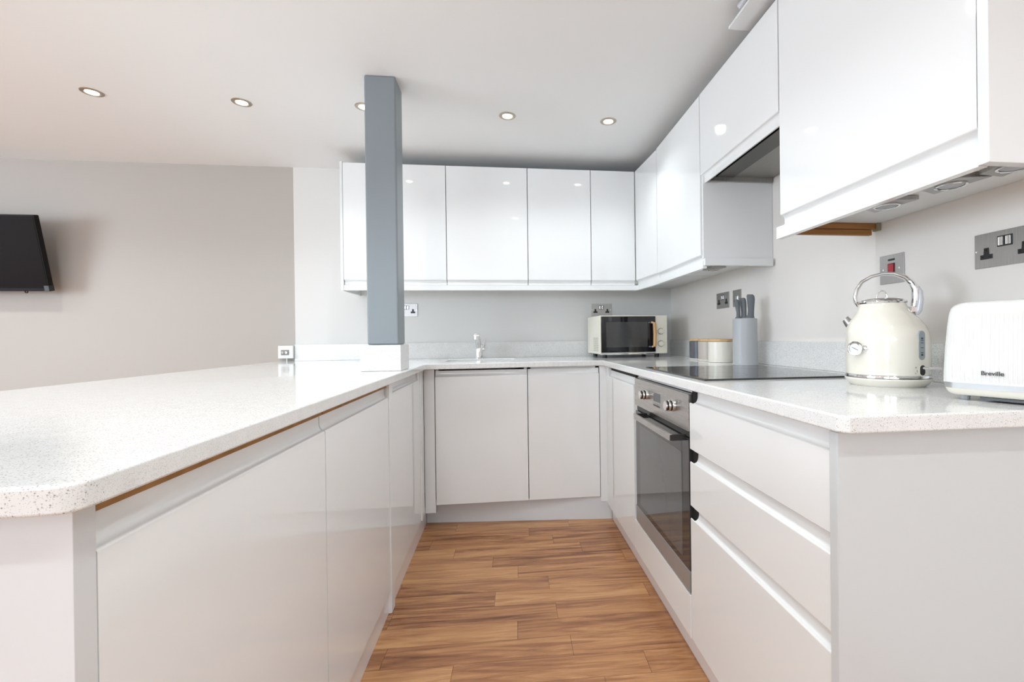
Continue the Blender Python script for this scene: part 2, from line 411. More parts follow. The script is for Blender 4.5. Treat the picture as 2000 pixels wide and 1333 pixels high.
solid('peninsula_end_panel', box(-1.05, FL, .530, .5575, .0, ZW0, bev=.001), M_PANELL, 'white end panel closing the near end of the peninsula', 'panel', 'white end panels')
solid('peninsula_back_panel', box(-1.05, -1.03, .560, 3.20, .0, ZW0, bev=.002), M_PANEL, 'white back panel under the breakfast-bar side of the peninsula', 'panel', 'white end panels')
solid('plinth_board', box(-.470, -.450, .560, 2.70, 0, ZB-.002), M_PLINTHW, 'low white plinth along the peninsula doors', 'plinth', 'plinths under the base units')

# back run
def back_unit(x0, x1, label, sink=False):
    t = thing('sink_base_cabinet' if sink else 'base_cabinet', label, 'cabinet', ((x0+x1)/2, 2.9, 0), 0, 'base units below the sink run')
    part('body', carcass_bm(x0+.001, x1-.001, FB+.023, 3.205, .132, ZW0, '-y', open_top=sink), M_CARC, t, True)
    part('door', door_bm((x0, FB), (x1, FB), .132, .868, g=.034), M_GLOSS, t, True)
    for xx in (x0+.06, x1-.10):
        part('foot', box(xx, xx+.04, 3.05, 3.09, 0, .132), M_BLACK, t, True)
    return t
back_unit(-.380, .126, 'wider gloss white door unit directly under the sink', True)
back_unit(.128, .535, 'narrower gloss white door unit right of the sink unit')
bm = bmesh.new(); bm_box(bm, .538, .590, FB+.004, FB+.020, .10, ZW0, bev=.001); bm_box(bm, .577, .594, 2.545, FB+.004, ZB, ZW0, bev=.001)
solid('corner_post', bm, M_GLOSS, 'white corner post between the sink run and the oven run', 'filler panel', 'white filler panels')
bm = bmesh.new(); bm_prism(bm, [(-.449, 2.702), (.603, 2.603), (.603, 2.621), (-.449, 2.720)], 'z', 0, .128)
solid('plinth_board', bm, M_PLINTH, 'pale grey plinth below the sink doors, across the aisle end', 'plinth', 'plinths under the base units')

# right run: doors face -x
t = thing('base_cabinet', 'slim gloss white base unit between the corner and the oven', 'cabinet', (.9, 2.29, 0), 0, 'base units of the oven run')
part('body', carcass_bm(FR+.023, 1.16, 2.032, 2.542, ZB+.01, ZW0, '-x'), M_CARC, t, True)
part('door', door_bm((FR, 2.542), (FR, 2.030), ZB, .858, g=.036), M_GLOSS, t, True)
part('top_gap', box(FR+.012, FR+.022, 2.035, 2.50, .860, ZW0-.001), M_CARD, t, True, 'black recess above the door')
part('foot', box(1.0, 1.04, 2.1, 2.14, 0, ZB+.01), M_BLACK, t, True); part('foot', box(1.0, 1.04, 2.44, 2.48, 0, ZB+.01), M_BLACK, t, True)

t = thing('oven_housing', 'white oven housing with white infill panel below the oven', 'cabinet', (.9, 1.7, 0), 0, 'base units of the oven run')
part('body', carcass_bm(FR+.02, 1.16, 1.390, 2.029, ZB+.01, ZW0, '-x'), M_CARC, t, True)
part('infill_panel', box(FR-.002, FR+.016, 1.399, 2.024, ZB, .226, bev=.002), M_GLOSS, t, True)
part('foot', box(1.0, 1.04, 1.45, 1.49, 0, ZB+.01), M_BLACK, t, True); part('foot', box(1.0, 1.04, 1.93, 1.97, 0, ZB+.01), M_BLACK, t, True)

t = thing('drawer_unit', 'three-drawer gloss white unit at the near end of the oven run', 'cabinet', (.9, 1.07, 0), 0, 'base units of the oven run')
part('body', carcass_bm(FR+.023, 1.16, .761, 1.387, ZB+.01, ZW0, '-x'), M_CARC, t, True)
part('side_gap', box(FR+.010, FR+.0195, 1.366, 1.3965, ZB+.01, ZW0-.001), M_CARD, t, True, 'black gap beside the oven')
for zb, zt, bi in ((.690, .873, 0), (.512, .688, 0), (ZB, .510, 0)):
    part('drawer', door_bm((FR, 1.397), (FR, .760), zb, zt, back_in=(.030, 0), g=.037), M_GLOSS, t, True)
part('foot', box(1.0, 1.04, .80, .84, 0, ZB+.01), M_BLACK, t, True); part('foot', box(1.0, 1.04, 1.30, 1.34, 0, ZB+.01), M_BLACK, t, True)
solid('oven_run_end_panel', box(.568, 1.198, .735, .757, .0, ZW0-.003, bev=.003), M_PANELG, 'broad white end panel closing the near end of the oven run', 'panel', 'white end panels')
solid('plinth_board', box(.604, .622, .760, 2.60, 0, ZB-.002), M_PLINTHW, 'low white plinth along the oven run', 'plinth', 'plinths under the base units')

# ------------------------------------------------------------------ worktop
def arc(cx, cy, r, a0, a1, n=8): return [(cx+r*math.cos(math.radians(a0+(a1-a0)*k/n)), cy+r*math.sin(math.radians(a0+(a1-a0)*k/n))) for k in range(n+1)]
outer = [(-1.463, YW-.001), (-1.45, .506)] + [(-.455, .502)] + arc(-.436, .522, .018, -78, -8, 6) + [(-.4175, .55), (-.4175, 2.540), (.5556, 2.592), (.5556, .722), (.5556+.012, .704), (XW-.001, .700), (XW-.001, YW-.001)]
SX0, SX1, SY0, SY1 = -.355, .066, 2.765, 3.075
wt = slab_with_holes(outer, [rrect(SX0, SX1, SY0, SY1, .05)[::-1]], ZW0, ZW1, .004)
t = thing('worktop', 'continuous U-shaped white speckled quartz worktop over all base units', 'worktop', (0, 2.9, ZW0))
part('slab', wt, M_QUARTZ, t, True)
part('upstand', box(-1.36, XW-.001, YW-.016, YW-.001, ZW1, 1.017, bev=.002), M_QUARTZ, t, True)
part('upstand', box(XW-.016, XW-.001, .70, YW-.017, ZW1, 1.017, bev=.002), M_QUARTZ, t, True)
# sink
t = thing('sink', 'undermounted white sink bowl set into the worktop below the tap', 'sink', ((SX0+SX1)/2, (SY0+SY1)/2, .70))
def sink_bm():
    bm = bmesh.new(); rings = []
    for z, o, r in ((ZW0-.001, .022, .07), (ZW0-.001, .004, .054), (.86, .002, .052), (.76, -.008, .05), (.735, -.03, .045), (.730, -.12, .03)):
        rings.append([(x, y, z) for x, y in rrect(SX0-o, SX1+o, SY0-o, SY1+o, r)])
    bm_loft(bm, rings, cap=False); f = bmesh.ops.contextual_create(bm, geom=[e for e in bm.edges if e.is_boundary and all(abs(v.co.z-.730) < 1e-5 for v in e.verts)])
    return bm
part('bowl', sink_bm(), mat('sink_composite', (.62, .62, .60), .3), t, True)
part('drain', lathe([(0, .7315), (.045, .7315), (.045, .734), (.03, .7335), (0, .732)], 24, Matrix.Translation(((SX0+SX1)/2, (SY0+SY1)/2, 0))), M_CHROME, t, True)

# tap
t = thing('mixer_tap', 'short chrome mixer tap standing behind the sink', 'tap', (-.165, 3.125, ZW1))
part('body', lathe([(0, 0), (.028, 0), (.028, .004), (.0245, .008), (.0235, .085), (.018, .096), (0, .098)], 32), M_CHROME, t)
bm = bmesh.new(); bm_tube(bm, [(-.004, -.004, .070), (-.006, -.03, .108), (-.008, -.065, .140), (-.009, -.10, .152), (-.010, -.135, .150)], [.019, .0185, .018, .0175, .0175], 16); bm_lathe(bm, [(.016, -.012), (.0185, -.01), (.0185, .012), (0, .013)], 20, Matrix.Translation((-.010, -.128, .138)))
part('spout', bm, M_CHROME, t)
bm = bmesh.new(); bm_tube(bm, [(.016, 0, .062), (.034, 0, .062)], .012, 16); bm_tube(bm, [(.030, 0, .062), (.033, -.006, .10), (.031, -.012, .128)], [.0065, .0055, .0045], 12, (1, 1.5))
part('lever', bm, M_CHROME, t)

# hob
t = thing('induction_hob', 'black glass hob lying flush on the oven-run worktop', 'hob', (.86, 1.62, ZW1))
HX0, HX1, HY0, HY1 = .594, 1.100, 1.325, 1.905
part('glass', box(HX0, HX1, HY0, HY1, ZW1+.0005, ZW1+.0055, bev=.0012), M_GLASSB, t, True)
M_PRINT = mat('hob_print', (.10, .10, .10), .2)
for cx, cy, r in ((.72, 1.48, .085), (.72, 1.78, .07), (.96, 1.48, .07), (.96, 1.78, .09)):
    part('cooking_zone', lathe([(r-.0015, ZW1+.0056), (r, ZW1+.0056)], 64, Matrix.Translation((cx, cy, 0)), cap=False), M_PRINT, t, True)

# ------------------------------------------------------------------ oven
t = thing('built_in_oven', 'stainless steel and black glass single oven under the hob', 'oven', (.86, 1.70, .235))
OY0, OY1 = 1.400, 1.998
part('cavity_box', box(.592, 1.12, OY0+.02, OY1-.02, .245, .855), M_DARKST, t, True)
cp = part('control_panel', box(FR-.004, .592, OY0, OY1, .744, .862, bev=.002), M_OVENS, t, True)
part('display', box(FR-.0048, FR-.003, 1.660, 1.738, .796, .829), M_LCD, cp, True, 'dark grey clock display')
bm = bmesh.new()
for k in range(6): bm_box(bm, FR-.0052, FR-.0038, 1.664+k*.0135, 1.670+k*.0135, .778, .783)
for k in range(6): bm_box(bm, FR-.0047, FR-.0038, 1.666+k*.0135, 1.668+k*.0135, .7865, .789)
part('button_row', bm, M_INK, cp, True)
for yy in (1.828, 1.530):
    Mx = Matrix.Translation((FR-.004, yy, .8075)) @ Matrix.Rotation(-PI/2, 4, 'Y')
    bm = lathe([(0, 0), (.020, 0), (.020, .004), (.0175, .006), (.0175, .011), (.019, .012), (.019, .016), (.0165, .018), (.0165, .027), (.015, .029), (0, .029)], 36, Mx)
    k = part('knob', bm, M_CHROME, cp, True)
    bm = bmesh.new(); bm_lathe(bm, [(.0178, .0062), (.0181, .0062), (.0181, .0108), (.0178, .0108)], 36, Mx, cap=False); bm_lathe(bm, [(.0167, .0185), (.0169, .0185), (.0169, .024), (.0167, .024)], 36, Mx, cap=False)
    part('grip_band', bm, M_BLACK, k, True)
part('vent_strip', box(FR+.006, .592, OY0+.004, OY1-.004, .722, .743), M_BLACK, t, True)
dr = part('door', box(FR-.001, .591, OY0+.003, OY1-.003, .236, .720, bev=.002), M_OVGL, t, True, 'black glass oven door')
part('window', box(FR-.0016, FR+.001, OY0+.062, OY1-.062, .322, .666), M_OVWIN, dr, True, 'lighter glass window')
part('bottom_trim', box(FR-.0035, FR+.004, OY0+.002, OY1-.002, .234, .300, bev=.001), mat('oven_trim', (.40, .385, .375), .42, .5), dr, True)
h = part('handle', box(.519, .529, 1.425, 1.842, .710, .732, bev=.002), M_OVENS, dr, True)
for yy in (1.422, 1.833): part('handle_bracket', box(.5205, FR, yy+.001, yy+.011, .7115, .7305), M_BLACK, dr, True)

# ------------------------------------------------------------------ wall units
UZB, UZT = 1.375, 2.104
def upper(name, label, grp, body, doors, loc, parts=()):
    t = thing(name, label, 'wall cabinet', loc, 0, grp)
    part('body', body, M_CARC, t, True)
    for d in doors: part('door', d, M_GLOSS, t, True)
    return t
GB = 'wall units above the sink'; GR = 'wall units above the oven run'
YU, XU = 2.90, .868
upper('wall_cabinet', 'wide white wall unit half hidden behind the grey column', GB, box(-.944, -.346, YU+.022, YW-.001, UZB+.012, UZT, bev=.001), [door_bm((-.945, YU), (-.345, YU), UZB, UZT, 'bottom', g=.031)], (-.64, 3.06, UZB))
upper('wall_cabinet', 'white wall unit just right of the grey column, above the sink', GB, box(-.343, .152, YU+.022, YW-.001, UZB+.012, UZT, bev=.001), [door_bm((-.343, YU), (.153, YU), UZB, UZT, 'bottom', g=.031)], (-.1, 3.06, UZB))
upper('wall_cabinet', 'white wall unit between the over-sink unit and the corner unit', GB, box(.155, .553, YU+.022, YW-.001, UZB+.012, UZT, bev=.001), [door_bm((.155, YU), (.554, YU), UZB, UZT, 'bottom', g=.031)], (.35, 3.06, UZB))
bm = bmesh.new(); bm_prism(bm, [(.557, YU+.024), (.868, YU+.024), (.892, 2.552), (XW-.001, 2.552), (XW-.001, YW-.001), (.557, YW-.001)], 'z', UZB+.012, UZT)
upper('corner_wall_cabinet', 'white L-shaped corner wall unit over the microwave, doors ajar', 'wall units in the corner', bm, [door_bm((.556, YU), (.842, YU), UZB, UZT, 'bottom', g=.031), door_bm((.845, YU-.003), (XU, 2.546), UZB-.004, UZT, 'bottom', g=.035)], (.95, 3.0, UZB))
upper('wall_cabinet', 'white wall unit between the corner unit and the extractor', GR, box(XU+.022, XW-.001, 1.962, 2.543, UZB+.012, UZT, bev=.001), [door_bm((XU, 2.543), (XU, 1.962), UZB-.008, UZT+.004, 'bottom', g=.036)], (1.03, 2.25, UZB))
upper('extractor_cabinet', 'short white wall unit boxed over the extractor hood', GR, box(XU+.022, XW-.001, 1.370, 1.942, 1.80, UZT, bev=.001), [door_bm((XU, 1.958), (XU, 1.370), 1.716, UZT+.006, 'bottom', g=.040)], (1.03, 1.65, 1.8))
t = upper('wall_cabinet', 'large white wall unit nearest the camera over kettle and toaster', GR, box(XU+.022, XW-.001, .753, 1.365, 1.400, 2.125, bev=.001), [door_bm((XU, 1.366), (XU, .753), 1.390, 2.125, 'bottom', g=.034)], (1.03, 1.06, 1.4))
for z0, z1, y0, x1 in ((1.381, 1.399, 1.352, 1.186), (1.362, 1.379, 1.356, 1.176)):
    part('raw_batten', box(.893, x1, y0, 1.370, z0, z1, bev=.001), M_RAWWOOD, t, True, 'raw brown timber batten')
part('recess_corner', box(1.188, 1.198, 1.345, 1.368, 1.376, 1.400), mat('old_adhesive', (.38, .33, .24), .8), t, True)
# panels, pelmets
solid('wall_unit_end_panel', box(-.962, -.9465, YU+.001, YW-.001, 1.338, 2.112, bev=.002), M_PANEL, 'thin white side panel at the left end of the sink wall units', 'panel', 'white wall unit side panels')
solid('wall_unit_end_panel', box(XU-.003, XW-.001, .730, .751, 1.352, 2.13, bev=.002), M_PANEL, 'tall white side panel nearest the camera on the last wall unit', 'panel', 'white wall unit side panels')
solid('wall_unit_side_panel', box(.874, XW-.001, 1.945, 1.960, 1.384, 1.785, bev=.001), M_PANEL, 'white side panel exposed below the extractor, above the hob', 'panel', 'white wall unit side panels')
bm = bmesh.new(); bm_prism(bm, [(-.9455, YU+.002), (.8505, YU+.002), (XU+.002, 2.62), (XU+.002, 1.944), (XU+.020, 1.944), (XU+.020, 2.65), (.872, YU+.022), (-.9455, YU+.022)], 'z', 1.341, 1.3725, bev=.001)
solid('light_pelmet', bm, M_GLOSS, 'white pelmet strip wrapping under the sink and corner wall units', 'pelmet', 'white pelmets')
solid('light_pelmet', box(.872, XW-.012, 1.925, 1.943, 1.352, 1.383, bev=.001), M_PANEL, 'short white pelmet return below the panel by the extractor', 'pelmet', 'white pelmets')
solid('light_pelmet', box(XU, XU+.020, .752, 1.388, 1.351, 1.389, bev=.001), M_GLOSS, 'white pelmet strip under the large wall unit nearest the camera', 'pelmet', 'white pelmets')

# extractor
t = thing('extractor_hood', 'dark grey integrated extractor hood tucked under the short wall unit', 'extractor', (1.04, 1.65, 1.74))
bm = bmesh.new(); bm_box(bm, .895, 1.190, 1.376, 1.938, 1.764, 1.798)
part('housing', bm, M_DARKST, t, True)
part('front_channel', box(.895, .915, 1.378, 1.936, 1.735, 1.763, bev=.002), M_DARKST, t, True)
part('pull_out_visor', box(.928, 1.01, 1.382, 1.930, 1.738, 1.762, bev=.003), metal_mat('visor_metal', (.14, .135, .125), .35, (1, 30, 1)), t, True)
part('filter_tray', box(1.012, 1.188, 1.382, 1.930, 1.742, 1.762, bev=.002), metal_mat('filter_metal', (.36, .345, .32), .4, (30, 1, 1)), t, True)
part('lamp_lens', box(1.06, 1.15, 1.44, 1.58, 1.7395, 1.743, bev=.001), M_GREYP, t, True)
part('rear_flange', box(.895, 1.19, 1.930, 1.943, 1.722, 1.763), M_STEEL, t, True)

# under-cabinet lights beneath the big unit
def under_light(name, cx, cy, label, rz=0):
    t = thing(name, label, 'light', (cx, cy, 1.3995), rz, 'lights under the large wall unit')
    bm = bmesh.new(); bm_prism(bm, [(-.065, -.03), (.065, -.03), (.045, .035), (-.045, .035)], 'z', -.012, -.0005, bev=.0015)
    part('housing', bm, M_STEEL, t)
    part('lens', lathe([(0, -.0145), (.022, -.0145), (.026, -.0125), (.026, -.0115), (0, -.0115)], 32), M_GREYP, t)
    part('rim', lathe([(.026, -.0115), (.0295, -.0118), (.031, -.0145), (.028, -.0158), (.0255, -.0145)], 32, cap=False), M_CHROME, t)
    return t
u1 = under_light('under_cabinet_light', 1.02, 1.125, 'small steel under-cabinet light furthest along the large wall unit', math.radians(95))
dup(u1, (1.03, .955, 1.3995), math.radians(95), 'small steel under-cabinet light in the middle under the large wall unit')
dup(u1, (1.05, .835, 1.3995), math.radians(80), 'steel under-cabinet light nearest the end panel of the large wall unit')
dup(u1, (1.04, 2.20, 1.3865), math.radians(95), 'small under-cabinet light below the unit beside the extractor')

# board and plastic wrap lying on the wall units
solid('loose_board', box(.800, 1.10, .30, 1.556, 2.1275, 2.137, bev=.001), M_PANEL, 'loose white board lying on top of the wall units by the ceiling', 'board')
bm = bmesh.new(); rings = []
for k in range(26):
    y = .40 + k*.043; w = .030*(1-max(0, (k-18)/8.5)**2) + .004
    rings.append([(.806+w*.75*math.cos(a)+.006*math.sin(k*2.3+a*3), y, 2.1395+.015+.015*math.sin(a)*(1 if w > .01 else .4)+.0018*math.sin(k*1.7+a*5)) for a in [2*PI*i/18 for i in range(18)]])
bm_loft(bm, rings)
solid('plastic_wrap', bm, M_FILM, 'crumpled bluish plastic wrap resting on the loose board', 'plastic wrap')

# ------------------------------------------------------------------ column
t = thing('support_column', 'square slate grey column rising from the worktop to the ceiling', 'column', (-.517, 2.135, ZW1))
part('shaft', box(-.583, -.452, 2.070, 2.200, 1.0225, ZC-.0005, bev=.008, seg=3), M_PILLAR, t, True)
part('base_cladding', box(-.606, -.440, 2.050, 2.222, ZW1+.0005, 1.022, bev=.002), M_QUARTZ, t, True, 'white quartz cladding around the foot')

# ------------------------------------------------------------------ downlights
ROW_W = LAMP_W*.60      # the row near the wall units is dimmer
t0 = thing('downlight', 'leftmost recessed ceiling downlight in the row of five', 'downlight', (-1.835, 2.338, ZC), 0, 'row of recessed downlights')
part('ring', lathe([(.028, .0), (.0285, -.0035), (.040, -.0030), (.0425, -.001), (.0425, -.0002), (.028, -.0002)], 40, cap=False), M_RING, t0)
part('reflector', lathe([(.0285, -.0032), (.024, -.0012), (.0, -.0010)], 40, cap=False), M_BAFFLE, t0)
part('bulb', lathe([(0, -.0045), (.018, -.0042), (.0235, -.0028), (.0235, -.0015), (0, -.0015)], 32), M_LAMP, t0)
sl = bpy.data.lights.new('lamp', 'SPOT'); sl.energy = ROW_W; sl.color = (.89, .97, 1); sl.spot_size = math.radians(138); sl.spot_blend = .7; sl.shadow_soft_size = .028
so = bpy.data.objects.new('lamp', sl); COL.objects.link(so); so.parent = t0; so.location = (0, 0, -.02)
dup(t0, (-1.223, 2.370, ZC), 0, 'recessed ceiling downlight second from the left in the row')
dup(t0, (-.663, 2.358, ZC), 0, 'recessed ceiling downlight half hidden behind the grey column')
dup(t0, (.030, 2.384, ZC), 0, 'recessed ceiling downlight above the middle of the aisle')
dup(t0, (.558, 2.393, ZC), 0, 'rightmost recessed ceiling downlight, nearest the corner unit')
sl2 = sl.copy(); sl2.energy = LAMP_W
t1 = dup(t0, (-4.2, 1.15, ZC), 0, 'recessed ceiling downlight in the rows over and behind the camera')
for c in t1.children:
    if c.type == 'LIGHT': c.data = sl2
for yy in (1.15, -.1, -1.4):
    for xx in (-4.2, -3.1, -1.9, -1.2, -.6, .03, .6):
        if (yy < 0 and xx in (-1.9, -.6)) or (yy > 0 and xx == .6): continue
        if xx == -4.2 and yy > 0: continue
        dup(t1, (xx, (.80 if (yy > 0 and xx == .03) else yy), ZC), 0, 'recessed ceiling downlight in the rows over and behind the camera')
dup(t1, (.12, 1.38, ZC), 0, 'added ceiling downlight over the aisle, brightening the back doors')  # extra lamp, added to lift the light on the sink-run doors
for xx in (-4.3, -3.25, -2.45): dup(t1, (xx, 2.35, ZC), 0, 'recessed ceiling downlight over the television end of the room')

# ------------------------------------------------------------------ sockets and switches
def pin_shape(cx, cz, s=1.0):
    return [(cx-.0145*s, cz-.0125*s), (cx+.0145*s, cz-.0125*s), (cx+.0145*s, cz-.001*s), (cx+.0065*s, cz-.001*s), (cx+.0055*s, cz+.0155*s), (cx-.0055*s, cz+.0155*s), (cx-.0065*s, cz-.001*s), (cx-.0145*s, cz-.001*s)]
def double_socket(loc, rz, label):
    t = thing('double_socket', label, 'socket', loc, rz, 'brushed steel double sockets')
    part('plate', box(-.073, .073, -.004, -.0003, -.043, .043, bev=.0015), M_STEEL, t)
    for s in (-1, 1):
        bm = bmesh.new(); bm_prism(bm, pin_shape(s*.043, -.009), 'y', -.0055, -.0035, bev=.0006)
        o = part('outlet', bm, M_BLACK, t)
        bm = bmesh.new(); bm_box(bm, s*.043-.002, s*.043+.002, -.0058, -.0052, -.002, .004); bm_box(bm, s*.043-.0115, s*.043-.0065, -.0058, -.0052, -.0175, -.0145); bm_box(bm, s*.043+.0065, s*.043+.0115, -.0058, -.0052, -.0175, -.0145)
        part('pin_hole', bm, M_CARD, o)
        part('screw', lathe([(0, .0055), (.003, .005), (.003, .0035), (0, .0035)], 16, Matrix.Translation((s*.066, 0, 0)) @ Matrix.Rotation(PI/2, 4, 'X')), M_CHROME, t)
    part('switch_surround', box(-.0175, .0175, -.0050, -.0035, .004, .030, bev=.001), M_BLACK, t)
    for s in (-1, 1): part('rocker', box(s*.0085-.0055, s*.0085+.0055, -.0075, -.0045, .0065, .0275, bev=.001), M_CHROME, t)
    return t
d0 = double_socket((-.652, YW, 1.240), 0, 'steel double socket partly hidden behind the grey column')
dup(d0, (.686, YW, 1.235), 0, 'steel double socket above the microwave')
dup(d0, (XW, 2.425, 1.237), -PI/2, 'steel double socket on the right wall above the storage jars')
dup(d0, (XW, .975, 1.250), -PI/2, 'large-looking steel double socket above the toaster at the frame edge')
t = thing('cooker_switch', 'steel switch plate with red rocker behind the kettle handle', 'switch', (XW, 1.304, 1.246), -PI/2)
part('plate', box(-.045, .045, -.004, -.0003, -.045, .045, bev=.0015), M_STEEL, t)
part('rocker_surround', box(-.0125, .0125, -.0052, -.0035, -.012, .018, bev=.0008), M_BLACK, t)
part('rocker', box(-.0105, .0105, -.0085, -.0048, -.010, .016, bev=.0015), M_RED, t, label='red rocker')
part('indicator', box(-.0125, .0125, -.0050, -.0035, .026, .032, bev=.0008), M_INK, t)
for s in (-1, 1): part('screw', lathe([(0, .0055), (.003, .005), (.003, .0035), (0, .0035)], 16, Matrix.Translation((s*.030, 0, 0)) @ Matrix.Rotation(PI/2, 4, 'X')), M_CHROME, t)
t = thing('fused_switch', 'single steel wall plate half hidden behind the knives', 'switch', (XW, 2.268, 1.237), -PI/2)
part('plate', box(-.043, .043, -.004, -.0003, -.043, .043, bev=.0015), M_STEEL, t)
part('rocker', box(-.010, .010, -.0065, -.0035, -.012, .012, bev=.001), M_CHROME, t)
# white surface box with two coax sockets at the left end of the upstand
t = thing('aerial_socket', 'small white surface box with two chrome connectors on the grey wall', 'socket', (-1.408, YW, .968))
part('box', box(-.046, .046, -.034, -.0005, -.040, .043, bev=.003), M_WPLAS, t)
part('recess', box(-.027, .022, -.0358, -.033, -.018, .016, bev=.001), M_INKL, t)
for xx in (-.014, .008): part('connector', lathe([(0, 0), (.0075, 0), (.0075, .010), (.0055, .010), (.0055, .003), (0, .003)], 20, Matrix.Translation((xx, -.0355, -.001)) @ Matrix.Rotation(PI/2, 4, 'X')), M_CHROME, t)
bm = bmesh.new(); bm_tube(bm, [(.002, -.018, -.039), (.002, -.018, -.0575)], .004, 10); part('cable', bm, M_WPLAS, t)

# ------------------------------------------------------------------ television
t = thing('television', 'black flat television tilted down from the grey wall at the left edge', 'television', (-3.05, 3.12, 1.36))
tl = math.atan2(.09, .43)
Mt = Matrix.Rotation(tl, 4, 'X')   # leans forward at the top
def tvp(name, bm, m_, parent=t, **k):
    bm.transform(Mt); return part(name, bm, m_, parent, **k)
tvp('casing', box(-.362, .362, -.004, .028, -.002, .440, bev=.004), M_TVB)
tvp('screen', box(-.352, .356, -.0055, -.003, .016, .432), M_TV)
tvp('rear_hump', box(-.22, .22, .029, .052, .04, .30, bev=.01), M_TVB)
bm = bmesh.new(); bm_box(bm, .338, .3635, -.008, .026, -.003, .030, bev=.001); tvp('corner_cap', bm, M_BLACK)
bm = bmesh.new(); bm_lathe(bm, [(.006, -.002), (.009, 0), (.009, .004), (.006, .006)], 20, Matrix.Translation((.232, .004, -.006)) @ Matrix.Rotation(PI/2, 4, 'X'), cap=False); tvp('infrared_ring', bm, M_BLACK)
part('wall_bracket', box(-.12, .12, .060, .1095, .10, .30, bev=.003), M_BLACK, t)

# ------------------------------------------------------------------ microwave
t = thing('microwave', 'cream microwave with black glass door in the far right corner', 'microwave', (.594, 2.85, ZW1), math.radians(3))
MWW, MWD, Z0, Z1 = .447, .325, .024, .268
part('casing', box(0, MWW, .016, MWD, Z0, Z1, bev=.004), M_CREAM2, t)
fp = part('front_frame', box(0, MWW, 0, .0155, Z0, Z1, bev=.003), M_CREAM2, t)
dr = part('door', box(.008, .366, -.006, .000, Z0+.010, Z1-.006, bev=.002), mat('microwave_black_glass', (.006, .006, .007), .06, spec=.7), t, label='black glass door')
part('window', box(.040, .312, -.0066, -.005, Z0+.043, Z1-.042), mat('microwave_window', (.045, .044, .044), .10, spec=.7), dr)
bm = bmesh.new(); bm_tube(bm, [(.334, -.006, .222), (.336, -.028, .222), (.347, -.036, .217), (.350, -.037, .145), (.347, -.036, .073), (.336, -.028, .068), (.334, -.006, .068)], [.005, .006, .010, .011, .010, .006, .005], 12)
hd = part('handle', bm, M_HANDW, dr, label='beech wood handle')
bm = bmesh.new()
for zz in (.222, .068): bm_tube(bm, [(.333, -.006, zz), (.334, -.030, zz)], .0065, 12)
part('handle_mount', bm, M_CHROME, hd)
for zz in (.165, .087):
    Mx = Matrix.Translation((.402, .0, zz)) @ Matrix.Rotation(PI/2, 4, 'X')
    k = part('knob', lathe([(0, 0), (.0165, 0), (.0165, .012), (.0150, .016), (0, .016)], 32, Mx), M_CREAM2, fp)
    part('knob_rim', lathe([(.0168, .0008), (.0205, .0008), (.0205, .003), (.0168, .003)], 32, Mx, cap=False), M_INKL, k)
    bm = bmesh.new()
    for a in range(9):
        an = math.radians(-150+a*37.5); bm_box(bm, .402+.027*math.sin(an)-.0012, .402+.027*math.sin(an)+.0012, -.0006, .0004, zz+.027*math.cos(an)-.0012, zz+.027*math.cos(an)+.0012)
    part('dial_marking', bm, M_INKL, fp)
part('base_trim', box(.004, MWW-.08, -.003, .010, Z0-.004, Z0+.005, bev=.001), M_CHROME, t)
bm = bmesh.new()
for i in range(7):
    for j in range(8):
        M1 = Matrix.Translation((-.0006, .045+i*.018, .045+j*.0115)) @ Matrix.Rotation(-PI/2, 4, 'Y')
        bm_lathe(bm, [(0, 0), (.0030, 0), (.0030, .0008), (0, .0008)], 8, M1)
part('side_vent', bm, M_INKL, t)
for xx in (.04, MWW-.06):
    for yy in (.03, MWD-.05): part('foot', lathe([(0, .0005), (.014, .0005), (.016, Z0), (0, Z0)], 16, Matrix.Translation((xx, yy, 0))), M_BLACK, t)

# ------------------------------------------------------------------ storage jars
def jar(loc, body_m, label, r=.060):
    t = thing('storage_jar', label, 'storage jar', loc, 0, 'wooden-lidded storage jars in a row')
    part('body', lathe([(0, .0005), (r-.002, .0005), (r-.001, .002), (r-.001, .009), (r, .0095), (r, .103), (r-.004, .105), (0, .105)], 56), body_m, t)
    part('base_ring', lathe([(r-.001, .0012), (r+.0008, .0012), (r+.0008, .008), (r-.001, .008)], 56, cap=False), M_CRJAR, t)
    part('lid', lathe([(0, .1055), (r+.0005, .1055), (r+.001, .108), (r+.001, .116), (r-.002, .118), (0, .118)], 56), M_LIDW, t, label='bamboo lid')
    return t
jar((1.088, 2.235, ZW1), M_CRJAR, 'ivory storage jar with wooden lid, nearest of the three')
jar((1.092, 2.368, ZW1), M_TAUPE, 'taupe storage jar with wooden lid, middle of the three')
jar((1.098, 2.500, ZW1), M_DKJAR, 'charcoal storage jar with wooden lid, furthest of the three')

# ------------------------------------------------------------------ knife block and knives
KB = (1.088, 1.992, ZW1); ka = math.radians(-28)
t = thing('knife_block', 'pale grey cylindrical knife block beside the storage jars', 'knife block', KB, ka)
part('body', lathe([(0, .0005), (.055, .0005), (.056, .003), (.0535, .008), (.0525, .206), (.0505, .2105), (.047, .211), (.046, .207), (0, .205)], 56), M_GREYP, t)
def knife(loc, rz, label, tilt, hh, w, lean):
    k = thing('kitchen_knife', label, 'knife', loc, rz, 'grey-handled knives in the block')
    MM = Matrix.Rotation(tilt, 4, 'Y') @ Matrix.Rotation(lean, 4, 'X')
    rings = []
    for z, a, off in ((0, 1.35, -.006), (.006, 1.25, -.004), (.016, .85, 0), (.035, .80, .001), (.06, .92, 0), (.08, 1.02, -.001), (.094, 1.0, -.003), (.100, .72, -.005)):
        rings.append([(w*a*math.cos(q)+off, .007*math.sin(q), z*hh/.1) for q in [2*PI*i/20 for i in range(20)]])
    bm = bmesh.new(); bm_loft(bm, rings); bm.transform(MM); part('handle', bm, M_KNIFE, k)
